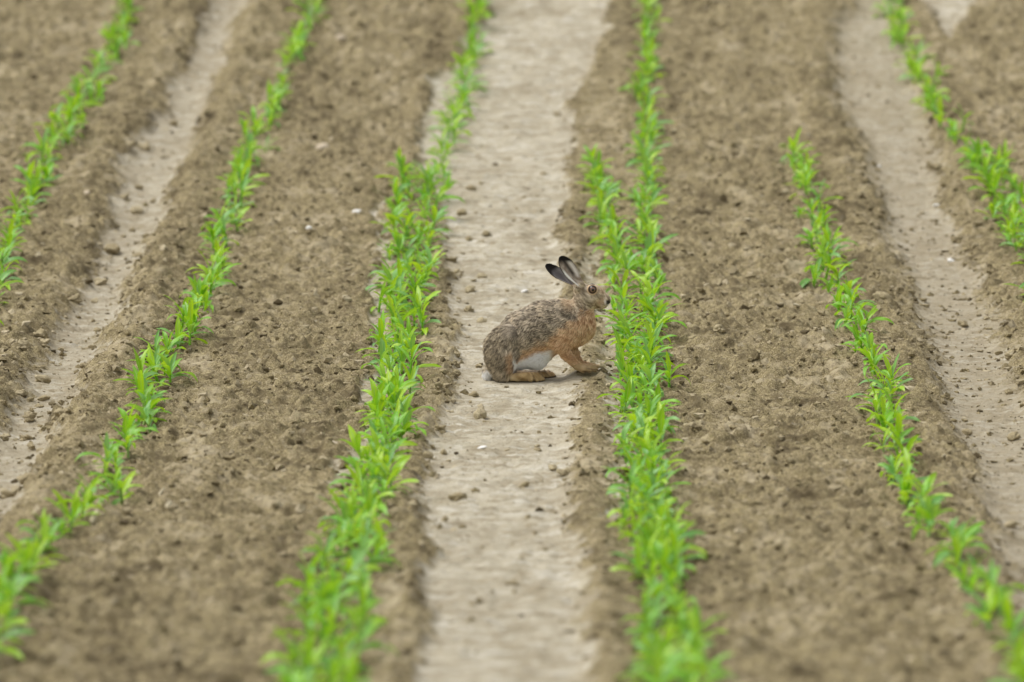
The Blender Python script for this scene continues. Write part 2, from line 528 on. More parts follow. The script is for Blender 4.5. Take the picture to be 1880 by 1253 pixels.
tag(put_lump('soil_clod', LUMPS[2], 1621, 572, 13, M_CLOD, (1.1, 1, .85)), 'dark rounded clod behind the right-hand maize row beside yellow leaf tips', 'soil clod')

for (u, v, r, sq, mat, lab) in (
    (658, 398, 11, (1.2, .8, .5), M_STONE, 'largest white flat stone on tilled soil left of the double maize row'),
    (567, 433, 6, (1, .9, .7), M_STONE, 'small white stone left of the largest white stone'),
    (490, 530, 6, (1, .9, .7), M_STONE, 'small white stone on tilled soil just right of the left maize row'),
    (593, 280, 15, (1, .8, .7), M_TAN, 'pale tan rounded stone on the far tilled soil'),
    (626, 80, 10, (1, .8, .7), M_TAN, 'pale tan stone near the far edge of the tilled soil'),
    (963, 535, 6, (1.1, .8, .5), M_STONE, 'white chip of stone on the track behind the hare back'),
    (885, 820, 7, (1.3, .8, .4), M_STONE, 'flat white chip on the pale track below the round clod'),
    (1255, 686, 6, (1.3, .8, .4), M_STONE, 'flat white chip right of the maize row in front of the hare'),
    (1395, 679, 5, (1, .8, .6), M_STONE, 'tiny white stone in the middle of the right tilled strip'),
    (1746, 468, 7, (1, .8, .5), M_STONE, 'white stone in the right wheel track'),
    (1614, 299, 5, (1, .8, .6), M_STONE, 'tiny white stone far along the right wheel track'),
    (1720, 375, 6, (1.3, .8, .4), M_STONE, 'white chip at the right edge of the right wheel track'),
    (71, 473, 6, (1, .8, .6), M_STONE, 'small white stone near the left end of the far left maize row'),
    (160, 360, 7, (1, .8, .6), M_TAN, 'pale stone just left of the left wheel track'),
    (1380, 963, 9, (1, .8, .6), M_STONE, 'blurred pale stone on the near right tilled strip'),
    (1420, 995, 8, (1, .8, .6), M_TAN, 'blurred tan stone on the near right tilled strip'),
    (612, 820, 12, (1.2, .9, .7), M_TAN, 'tan stone on tilled soil left of the near double maize row')):
    tag(put_lump('stone', random.choice(STONES), u, v, r, mat, sq), lab, 'stone')

def straw(u, v, ln, wd, az, tilt, lab):
    x, y = [float(a) for a in at(u, v)]
    s = float(depth_of(np.array(y))) / F_PX
    n = 8
    vs, fs = [], []
    for i in range(n + 1):
        q = i / n
        ww = wd * (1 - .7 * abs(2 * q - 1) ** 3)
        for k, (a, b) in enumerate(((-1, 0), (0, .45), (1, 0), (0, -.25))):
            vs.append((ln * (q - .5), ww * a * .5 + .06 * ln * math.sin(q * 5), ww * b + .05 * ln * math.sin(q * 3)))
        if i:
            p, c = (i - 1) * 4, i * 4
            fs += [(p + k, p + (k + 1) % 4, c + (k + 1) % 4, c + k) for k in range(4)]
    me = mesh_np("straw_piece", np.array(vs) * s, fs)
    o = link("straw_piece", me, M_STRAW)
    o.location = (x, y, float(ground_h(np.array(x), np.array(y))[0]) + wd * s * .5 + abs(math.sin(tilt)) * ln * s * .5)
    o.rotation_euler = (0, tilt, az)
    tag(o, lab, 'straw')
straw(174, 985, 34, 13, R(80), R(-35), 'broad whitish straw piece below the left maize row')
straw(297, 925, 26, 5, R(70), R(-35), 'thin whitish straw on tilled soil right of the left maize row')
straw(310, 955, 18, 10, R(75), R(-30), 'pinkish husk scrap on the near left tilled strip')
straw(1656, 735, 38, 4, R(-40), R(15), 'bent dry straw right of the right-hand maize row')
straw(1462, 580, 20, 7, R(50), R(20), 'dry husk on tilled soil left of the right-hand maize row')
straw(1463, 884, 22, 4, R(30), R(-5), 'thin pale straw on the near right tilled strip')
straw(1372, 425, 16, 4, R(10), R(0), 'short pale straw on the far right tilled strip')
straw(1296, 545, 16, 3, R(60), R(-10), 'short pale straw right of the maize row the hare faces')
straw(505, 705, 18, 2, R(-15), R(0), 'thin dry stalk on tilled soil right of the left maize row')

def build_crumbs(n=52000):
    x = rng.uniform(-3.1, 3.1, n * 4)
    y = 10.8 + 15.0 * rng.random(n * 4) ** 1.0
    h, till, u, v = field(x, y)
    near = np.clip(1 - np.abs(y - HY) / 9.0, .25, 1)
    keep = rng.random(n * 4) < (0.26 + .74 * sstep(.2, .95, till) + .9 * (till > .06) * (till < .75)) * near
    x, y, till = x[keep][:n], y[keep][:n], till[keep][:n]
    n = len(x)
    r = .0028 + .0135 * rng.random(n) ** 4.0
    r *= np.where(till < .3, .7, 1)
    z, _ = ground_h(x, y)
    z -= r * .42
    vars_ = [lump(1, 500 + i * 3, .75) for i in range(8)]
    bv = np.stack([a[0] for a in vars_])
    bf = vars_[0][1]
    k = rng.integers(0, 8, n)
    P = bv[k]
    a = rng.uniform(0, 6.28, n)
    ca, sa = np.cos(a)[:, None], np.sin(a)[:, None]
    P = np.stack([P[..., 0] * ca - P[..., 1] * sa, P[..., 0] * sa + P[..., 1] * ca, P[..., 2] * .8], -1)
    P = P * r[:, None, None] + np.stack([x, y, z + r * .35], -1)[:, None, :]
    m = bv.shape[1]
    Fc = (bf[None] + (np.arange(n) * m)[:, None, None]).reshape(-1, 3)
    me = mesh_np("soil_crumbs", P.reshape(-1, 3), Fc, smooth=False, attrs= {'till': ('FLOAT', np.ones(n * m)), 'tone': ('FLOAT', np.repeat(rng.normal(.55, .28, n), m))})
    o = link("soil_crumbs", me, M_SOIL)
    tag(o, 'loose brown soil crumbs strewn over the tilled ground between rows', 'soil', kind='stuff')
build_crumbs()

# ---------------------------------------------------------------- maize seedlings
def leaf_np(L, W, az, el, droop, z0, twist, r0=.003, n=11):
    """curved, keeled blade; returns verts, faces, along, across"""
    pts, e = [np.array([r0, z0])], el
    for i in range(n):
        q = (i + 1) / n
        e = el - droop * q ** 1.6
        pts.append(pts[-1] + np.array([math.cos(e), math.sin(e)]) * L / n)
    vs, al, ac = [], [], []
    for i, (rr, zz) in enumerate(pts):
        q = i / n
        wd = W * (0.42 + .58 * min(1, q / .32)) * max(0.02, (1 - max(0, (q - .38) / .62) ** 2.1)) * .5
        tw = twist * q
        e = el - droop * q ** 1.6
        nx, nz = -math.sin(e), math.cos(e)
        for s in (-1, -.5, 0, .5, 1):
            fold = .42 * abs(s) * wd * (1 - .6 * q) + .10 * wd * math.sin(q * 15 + s * 2.1)
            lat = s * wd * math.cos(tw)
            up = s * wd * math.sin(tw) + fold
            vs.append((rr + nx * up, lat, zz + nz * up))
            al.append(q)
            ac.append(abs(s))
    vs = np.array(vs)
    c, s_ = math.cos(az), math.sin(az)
    vs = np.stack([vs[:, 0] * c - vs[:, 1] * s_, vs[:, 0] * s_ + vs[:, 1] * c, vs[:, 2]], -1)
    fs = []
    for i in range(n):
        for k in range(4):
            a = i * 5 + k
            fs.append((a, a + 1, a + 6, a + 5))
    return vs, np.array(fs), np.array(al), np.array(ac)

def stem_np(h, r):
    vs, fs = [], []
    m, n = 7, 4
    for i in range(n + 1):
        q = i / n
        for k in range(m):
            a = k / m * 2 * math.pi
            rr = r * (1.15 - .55 * q)
            vs.append((rr * math.cos(a), rr * math.sin(a), -.012 + (h + .012) * q))
    for i in range(n):
        for k in range(m):
            fs.append((i * m + k, i * m + (k + 1) % m, (i + 1) * m + (k + 1) % m, (i + 1) * m + k))
    return np.array(vs), np.array(fs)

NPROTO = 16
PROTO = []                         # (stem, [leaf, ...]) raw arrays + meshes
def make_protos():
    r_ = random.Random(3)
    for i in range(NPROTO):
        h = r_.uniform(.034, .058)
        sv, sf = stem_np(h, r_.uniform(.0032, .0048))
        nl = r_.choice([7, 8, 9])
        az0 = r_.uniform(0, 6.28)
        leaves = []
        for k in range(nl):
            q = k / (nl - 1)
            az = az0 + k * math.pi + r_.uniform(-.8, .8)
            L = r_.uniform(.048, .086) * (.72 + .5 * math.sin(math.pi * (.18 + .62 * q)))
            el = R(20 + 52 * q + r_.uniform(-18, 18))
            droop = R(r_.uniform(30, 135) * (1 - .50 * q))
            W = r_.uniform(.0135, .0205) * (.85 + .25 * math.sin(math.pi * q))
            leaves.append(leaf_np(L, W, az, el, droop, h * (.30 + .70 * q), r_.uniform(-.9, .9)))
        sm = mesh_np("stem", sv, sf)
        sm.materials.append(M_STEM)
        lms = []
        mi = [r_.choice([0, 0, 1, 2]) for _ in leaves]
        for (lv, lf, al, ac), m_ in zip(leaves, mi):
            lm = mesh_np("leaf", lv, lf, {'along': ('FLOAT', al), 'across': ('FLOAT', ac)})
            lm.materials.append(M_LEAF[m_])
            lms.append(lm)
        PROTO.append((sv, sf, leaves, mi, sm, lms))
make_protos()

ROWS = {   # photo polylines of the visible middle of each row (u, v), plant spacing, place words
 'A': ([(260, -60), (245, 0), (215, 70), (165, 150), (120, 230), (70, 310), (45, 370), (15, 440), (-10, 520), (-60, 600)], .17,
       'in the far left row'),
 'B': ([(600, -60), (578, 0), (545, 80), (515, 160), (470, 240), (440, 310), (425, 380), (400, 440), (385, 500), (345, 580), (310, 650), (275, 720), (245, 800),
        (200, 880), (110, 960), (40, 1040), (5, 1140), (-50, 1250)], .165, 'right of the left wheel track'),
 'C': ([(890, -60), (880, 0), (862, 100), (835, 200), (800, 300), (785, 400), (768, 500), (755, 600), (735, 700), (725, 770), (705, 850), (680, 950), (655, 1050),
        (640, 1150), (622, 1253), (600, 1400)], .165, 'in the row left of the hare'),
 'Cb': ([(737, 300), (735, 400), (728, 500), (722, 600), (712, 700), (698, 800), (672, 880), (632, 960), (595, 1050), (570, 1150), (545, 1253), (515, 1400)], .17,
        'in the short row joining the left edge row'),
 'D': ([(1195, -60), (1192, 0), (1185, 150), (1187, 300), (1190, 400), (1190, 500), (1190, 600), (1188, 700), (1198, 800), (1208, 900), (1220, 1000), (1245, 1100), (1272, 1253),
        (1298, 1400)], .145, 'in the dense row right of the hare'),
 'Db': ([(1092, 290), (1105, 350), (1125, 430), (1140, 520), (1150, 600), (1160, 700), (1165, 800), (1172, 900), (1184, 1000), (1195, 1100), (1206, 1253), (1214, 1400)], .15,
        'in the short row the hare faces'),
 'E': ([(1462, 270), (1480, 350), (1500, 420), (1525, 490), (1560, 560), (1585, 630), (1615, 700), (1630, 780), (1645, 850), (1680, 920), (1730, 980), (1790, 1050), (1820, 1110),
        (1860, 1190), (1900, 1253), (1960, 1350)], .16, 'left of the right wheel track'),
 'F': ([(1625, -60), (1640, 0), (1665, 70), (1700, 150), (1740, 220), (1790, 290), (1830, 350), (1860, 410), (1890, 470), (1940, 560)], .165,
       'in the upper right row'),
 'Fb': ([(1828, 275), (1850, 330), (1878, 390), (1910, 450)], .17, 'in the short upper right row'),
}
def place_rows():
    spots = []
    r_ = random.Random(11)
    for key, (pts, sp, words) in ROWS.items():
        P = np.array(pts, float)
        P[:, 1] += row_px(P[:, 1]) * .085               # the stems stand below the visible middle
        xs, ys = at(P[:, 0], P[:, 1])
        seg = np.hypot(np.diff(xs), np.diff(ys))
        s = np.concatenate([[0], np.cumsum(seg)])
        t = r_.uniform(0, .08)
        while t < s[-1]:
            x, y = np.interp(t, s, xs) + r_.gauss(0, .020), np.interp(t, s, ys)
            if not (key in ('A', 'B', 'E', 'F') and r_.random() < .015):
                v = float(v_of_y(np.array(y)))
                u = 940 + F_PX * x / float(depth_of(np.array(y)))
                if -70 < u < 1950 and v < 1340:
                    spots.append((float(y), float(x), key, words, v))
            t += sp * .66 * r_.uniform(.6, 1.4)
    spots.sort()
    return spots
SPOTS = place_rows()

def plant_pose(r_, x, y):
    z = float(ground_h(np.array(x), np.array(y), True)[0])
    return (x, y, z - .003), (r_.gauss(0, .13), r_.gauss(0, .13), r_.uniform(0, 6.28)), r_.choice([r_.uniform(.6, .85), r_.uniform(.85, 1.2), r_.uniform(.9, 1.2)])

def stretch(v):
    if v > 1010: return 'blurred foreground maize plant'
    if v > 800: return 'soft-edged maize plant nearer than the hare'
    return 'sharp maize plant level with the hare'

def build_plants():
    r_ = random.Random(5)
    first = {}
    for (y, x, key, words, v) in SPOTS[:300]:
        loc, rot, scl = plant_pose(r_, x, y)
        k = r_.randrange(NPROTO)
        sv, sf, leaves, mi, sm, lms = PROTO[k]
        if k not in first:
            root = bpy.data.objects.new('maize_plant', None)
            root.empty_display_size = .05
            COL.objects.link(root)
            kids = [link('stem', sm, None, root)] + [link('leaf', lm, None, root) for lm in lms]
            first[k] = (root, kids)
        else:
            src, kids = first[k]
            root = src.copy()
            COL.objects.link(root)
            for c in kids:
                d = c.copy()
                COL.objects.link(d)
                d.parent = root
        root.location, root.rotation_euler, root.scale = loc, rot, (scl,) * 3
        tag(root, '%s %s' % (stretch(v), words), 'maize plant', 'young maize plants in the field rows')
    # the farther plants, past three hundred: one mass
    V, Fa, AL, AC, MI, off = [], [], [], [], [], 0
    for (y, x, key, words, v) in SPOTS[300:]:
        loc, rot, scl = plant_pose(r_, x, y)
        sv, sf, leaves, mi, sm, lms = PROTO[r_.randrange(NPROTO)]
        from mathutils import Euler
        Rm = np.array(Euler(rot).to_matrix()) * scl
        for (a, f, al, ac, m_) in [(sv, sf, np.full(len(sv), .3), np.full(len(sv), .5), 0)] + [(*l, q) for l, q in zip(leaves, mi)]:
            V.append(a @ Rm.T + np.array(loc))
            Fa.append(f + off)
            AL.append(al); AC.append(ac); MI.append(np.full(len(f), m_, np.int32))
            off += len(a)
    me = mesh_np("far_maize", np.concatenate(V), np.concatenate(Fa), {'along': ('FLOAT', np.concatenate(AL)), 'across': ('FLOAT', np.concatenate(AC))})
    for m_ in M_LEAF:
        me.materials.append(m_)
    me.polygons.foreach_set('material_index', np.concatenate(MI))
    o = link("far_maize_rows", me, None)
    tag(o, 'distant blurred rows of young green maize up the field', 'maize', kind='stuff')
    print("plants", len(SPOTS))
build_plants()

# ---------------------------------------------------------------- the hare
class Sdf:
    def __init__(s, lo, hi, step):
        s.lo, s.step = np.array(lo, float), step
        s.n = [int((h - l) / step) + 1 for l, h in zip(lo, hi)]
        s.ax = [l + step * np.arange(k) for l, k in zip(lo, s.n)]
        s.f = np.full(s.n, 60.0, np.float32)
    def box(s, lo, hi):
        sl = []
        for k in range(3):
            a = max(0, int((lo[k] - s.lo[k]) / s.step))
            b = min(s.n[k], int((hi[k] - s.lo[k]) / s.step) + 2)
            sl.append(slice(a, b))
        g = np.meshgrid(*[s.ax[k][sl[k]] for k in range(3)], indexing='ij', sparse=True)
        return tuple(sl), g
    def merge(s, sl, d, k):
        a = s.f[sl]
        if k > 0:
            hh = np.maximum(k - np.abs(a - d), 0) / k
            s.f[sl] = np.minimum(a, d) - hh * hh * k * .25
        else:
            s.f[sl] = np.minimum(a, d)
    def cone(s, a, ra, b, rb, k=8, sy=1.0):
        a, b = np.array(a, float), np.array(b, float)
        pad = max(ra, rb) + 16
        sl, (X, Y, Z) = s.box(np.minimum(a, b) - pad, np.maximum(a, b) + pad)
        Yc = a[1] + (Y - a[1]) / sy
        b2 = np.array([b[0], a[1] + (b[1] - a[1]) / sy, b[2]])
        ab = b2 - a
        t = np.clip(((X - a[0]) * ab[0] + (Yc - a[1]) * ab[1] + (Z - a[2]) * ab[2]) / max(1e-6, ab @ ab), 0, 1)
        d = np.sqrt((X - a[0] - t * ab[0]) ** 2 + (Yc - a[1] - t * ab[1]) ** 2 + (Z - a[2] - t * ab[2]) ** 2) - (ra + (rb - ra) * t)
        s.merge(sl, d * min(1, sy), k)
    def ell(s, c, r, k=8, tilt=0.0):
        c, r = np.array(c, float), np.array(r, float)
        pad = max(r) + 16
        sl, (X, Y, Z) = s.box(c - pad, c + pad)
        ct, st = math.cos(tilt), math.sin(tilt)
        x = (X - c[0]) * ct + (Z - c[2]) * st
        z = -(X - c[0]) * st + (Z - c[2]) * ct
        y = Y - c[1]
        k0 = np.sqrt((x / r[0]) ** 2 + (y / r[1]) ** 2 + (z / r[2]) ** 2)
        k1 = np.sqrt((x / r[0] ** 2) ** 2 + (y / r[1] ** 2) ** 2 + (z / r[2] ** 2) ** 2) + 1e-6
        s.merge(sl, k0 * (k0 - 1) / k1, k)
    def cut(s, a, ra, b, rb, k=3):
        g = Sdf.__new__(Sdf)
        g.__dict__.update(s.__dict__)
        a, b = np.array(a, float), np.array(b, float)
        pad = max(ra, rb) + 6
        sl, (X, Y, Z) = s.box(np.minimum(a, b) - pad, np.maximum(a, b) + pad)
        ab = b - a
        t = np.clip(((X - a[0]) * ab[0] + (Y - a[1]) * ab[1] + (Z - a[2]) * ab[2]) / (ab @ ab), 0, 1)
        d = -(np.sqrt((X - a[0] - t * ab[0]) ** 2 + (Y - a[1] - t * ab[1]) ** 2 + (Z - a[2] - t * ab[2]) ** 2) - (ra + (rb - ra) * t))
        f = s.f[sl]
        hh = np.maximum(k - np.abs(f - d), 0) / k
        s.f[sl] = np.maximum(f, d) + hh * hh * k * .25
    def ear(s, e, k=4):
        B, T = e['B'], e['T']
        lo, hi = np.minimum(B, T) - 22, np.maximum(B, T) + 22
        sl, (X, Y, Z) = s.box(lo, hi)
        q = ear_coords(e, X, Y, Z)
        S_, W_, N_, hw, n0 = q
        d = np.maximum(np.abs(N_ - n0) - 1.5, (np.abs(W_) - hw) * .8)
        d = np.maximum(d, np.maximum(-S_ * e['L'], (S_ - 1) * e['L']))
        s.merge(sl, d, k)
    def mesh(s):
        f = s.f
        n = f.shape
        neg = f < 0
        cnt = np.zeros(tuple(k - 1 for k in n), np.int8)
        for dx in (0, 1):
            for dy in (0, 1):
                for dz in (0, 1):
                    cnt += neg[dx:n[0] - 1 + dx, dy:n[1] - 1 + dy, dz:n[2] - 1 + dz]
        act = (cnt > 0) & (cnt < 8)
        I, J, K = np.nonzero(act)
        ids = np.full(act.shape, -1, np.int64)
        ids[I, J, K] = np.arange(len(I))
        P = np.zeros((len(I), 3)); C = np.zeros(len(I))
        corners = [(a, b, c) for a in (0, 1) for b in (0, 1) for c in (0, 1)]
        for a in corners:
            for ax in range(3):
                if a[ax] == 0:
                    b = list(a); b[ax] = 1
                    fa = f[I + a[0], J + a[1], K + a[2]]
                    fb = f[I + b[0], J + b[1], K + b[2]]
                    m = (fa < 0) != (fb < 0)
                    t = np.where(m, fa / np.where(m, fa - fb, 1), 0)
                    p = np.repeat(np.array([a], float), len(I), 0)
                    p[:, ax] += t
                    P += p * m[:, None]
                    C += m
        P = P / C[:, None] + np.stack([I, J, K], -1)
        faces = []
        for ax in range(3):
            o1, o2 = [(1, 2), (2, 0), (0, 1)][ax]
            sl0 = [slice(None)] * 3; sl1 = [slice(None)] * 3
            sl0[ax] = slice(0, n[ax] - 1); sl1[ax] = slice(1, n[ax])
            A, B = neg[tuple(sl0)], neg[tuple(sl1)]
            idx = np.argwhere(A != B)
            idx = idx[(idx[:, o1] > 0) & (idx[:, o2] > 0) & (idx[:, o1] < n[o1] - 1) & (idx[:, o2] < n[o2] - 1)]
            def cid(d1, d2):
                q = idx.copy(); q[:, o1] -= d1; q[:, o2] -= d2
                return ids[q[:, 0], q[:, 1], q[:, 2]]
            quad = np.stack([cid(1, 1), cid(0, 1), cid(0, 0), cid(1, 0)], -1)
            flip = ~A[idx[:, 0], idx[:, 1], idx[:, 2]]
            quad[flip] = quad[flip][:, ::-1]
            faces.append(quad)
        return P * s.step + s.lo, np.concatenate(faces)

def ear_def(B, T, nrm, width, cup):
    B, T = np.array(B, float), np.array(T, float)
    a = T - B
    L = np.linalg.norm(a); a /= L
    nrm = np.array(nrm, float); nrm -= a * (nrm @ a); nrm /= np.linalg.norm(nrm)
    return dict(B=B, T=T, L=L, a=a, n=nrm, w=np.cross(a, nrm), width=width, cup=cup)
def ear_coords(e, X, Y, Z):
    dx, dy, dz = X - e['B'][0], Y - e['B'][1], Z - e['B'][2]
    S_ = (dx * e['a'][0] + dy * e['a'][1] + dz * e['a'][2]) / e['L']
    W_ = dx * e['w'][0] + dy * e['w'][1] + dz * e['w'][2]
    N_ = dx * e['n'][0] + dy * e['n'][1] + dz * e['n'][2]
    hw = e['width'] * np.interp(S_, [-.1, 0, .15, .35, .55, .75, .88, .95, 1.0, 1.03], [.36, .40, .52, .80, 1, .95, .70, .48, .22, 0])
    n0 = e['cup'] * (W_ / np.maximum(hw, 1)) ** 2 * np.interp(S_, [0, .5, 1], [1.1, 1, .55]) + 1.5 * np.sin(np.clip(S_, 0, 1) * 3.1)*-1
    return S_, W_, N_, hw, n0

q = hare_pt
EAR_N = ear_def(q(1066, 527, -9), q(1027, 473, -15), (.42, -.9, .1), 14.5, 6.0)
EAR_F = ear_def(q(1056, 527, 9), q(1001, 488, 17), (.35, -.75, .55), 12.0, 6.0)

def hare_sdf():
    s = Sdf((-86, -64, -7), (172, 64, 238), 1.0)
    # trunk
    s.cone(q(926, 641), 34, q(962, 613), 39.5, 10, .92)
    s.cone(q(962, 613), 39.5, q(1001, 600), 44.0, 10, .90)
    s.cone(q(1001, 600), 44.0, q(1035, 597), 43, 10, .86)
    s.cone(q(1035, 597), 43, q(1058, 599), 33.5, 10, .84)
    s.cone(q(926, 640), 34, q(922, 676), 24, 10, 1.05)
    # belly
    s.cone(q(948, 658), 20, q(985, 654), 21, 10, 1.1)
    s.cone(q(985, 654), 21, q(1001, 644), 15.5, 8, 1.1)
    s.cone(q(1001, 644), 15.5, q(1030, 628), 15, 8, 1.2)
    # neck, head
    s.cone(q(1057, 592), 30, q(1073, 553), 20, 9, .85)
    s.cone(q(1073, 541), 19.5, q(1092, 541), 15.5, 7, .88)
    s.cone(q(1092, 541), 15.5, q(1108, 551), 12.0, 6, .80)
    s.cone(q(1086, 554), 13, q(1106, 559), 8.5, 6, .90)
    for sgn in (-1, 1):
        s.ell(q(1078, 552, sgn * 8), (16, 10, 14), 6)
        s.ell(q(1087, 533, sgn * 11), (10.5, 6.5, 9.5), 4)
        s.ell(q(1107, 556, sgn * 6), (10, 6, 8), 4)
        s.cone(q(1060, 530, sgn * 9), 8, q(1066, 523, sgn * 9), 6.5, 6)
    s.ell(q(1116, 553), (4.5, 5, 4.5), 3)
    # near hind leg
    s.ell(q(922, 647, -24), (31, 21, 47), 6, -.05)
    s.ell(q(933, 622, -27), (21, 17, 25), 5, -.45)
    s.cone(q(925, 652, -28), 19, q(921, 684, -27), 15, 6)
    s.cone(q(936, 652, -27), 10, q(929, 690, -28), 8, 5)
    # far hind leg
    s.ell(q(930, 645, 24), (33, 21, 47), 6, .10)
    s.cone(q(954, 652, 24), 9, q(950, 686, 24), 7, 5)
    # hind feet
    for (y0, du) in ((-28, 0), (24, 25)):
        s.cone(q(920 + du, 696, y0), 5.5, q(950 + du, 693, y0), 7.5, 4)
        s.cone(q(950 + du, 693, y0), 7.5, q(972 + du, 691.5, y0), 8.5, 4, 1.25)
        for (dy, tip, r) in ((-10, 976, 5.2), (-3.5, 987, 5.8), (3.5, 995, 5.8), (10, 998, 5.2)):
            s.cone(q(956 + du, 690.0, y0 + dy * .75), 6.6, q(tip + du - 10, 689.5 + dy * .05, y0 + dy), r + .9, .8)
            s.cone(q(tip + du - 10, 689.5 + dy * .05, y0 + dy), r + .9, q(tip + du - 2, 696.5, y0 + dy), r - .8, .8)
    # near fore leg
    s.ell(q(1036, 615, -24), (24, 15, 30), 8, -.5)
    s.cone(q(1029, 632, -24), 14.5, q(1039, 651, -23), 9.4, 7)
    s.cone(q(1039, 651, -23), 9.4, q(1060, 672, -20), 7.2, 4)
    s.cone(q(1060, 672, -20), 7.2, q(1070, 676.5, -19), 8.0, 4)
    for (dy, tu, tv) in ((-8.5, 1083, 681), (-3, 1092, 680), (3, 1095, 678), (8, 1088, 676)):
        s.cone(q(1069, 676, -18 + dy * .5), 6.4, q(tu - 9, tv - 4.0, -18 + dy), 5.0, 1)
        s.cone(q(tu - 9, tv - 4.0, -18 + dy), 5.0, q(tu, tv + .5, -18 + dy), 3.0, .8)
    # far fore leg
    s.ell(q(1045, 612, 22), (22, 14, 26), 8, -.5)
    s.cone(q(1049, 632, 20), 11, q(1055, 648, 19), 7, 6)
    s.cone(q(1055, 648, 19), 7, q(1066, 668, 17), 5.5, 4)
    s.cone(q(1066, 668, 17), 5.8, q(1078, 672, 17), 6, 4)
    for (dy, tu, tv) in ((-6, 1090, 675), (-2, 1097, 674), (3, 1098, 673), (7, 1092, 672)):
        s.cone(q(1076, 672, 17 + dy * .4), 5.4, q(tu, tv, 17 + dy), 3.2, 1.8)
    # scut
    s.ell(q(899, 687, 0), (10, 13, 12), 4, .3)
    # ears
    s.ear(EAR_F)
    s.ear(EAR_N)
    # mouth and nostril slits
    for sgn in (-1, 1):
        s.cut(q(1117, 554.5, sgn * 3.2), 1.5, q(1113.5, 555.5, sgn * 7.5), 1.2, 1.5)
        s.cut(q(1119, 563, sgn * 1), .9, q(1108, 566, sgn * 9), .9, 1.5)
    return s

def lerp(a, b, t):
    t = np.asarray(t)[..., None]
    return np.asarray(a, float) * (1 - t) + np.asarray(b, float) * t

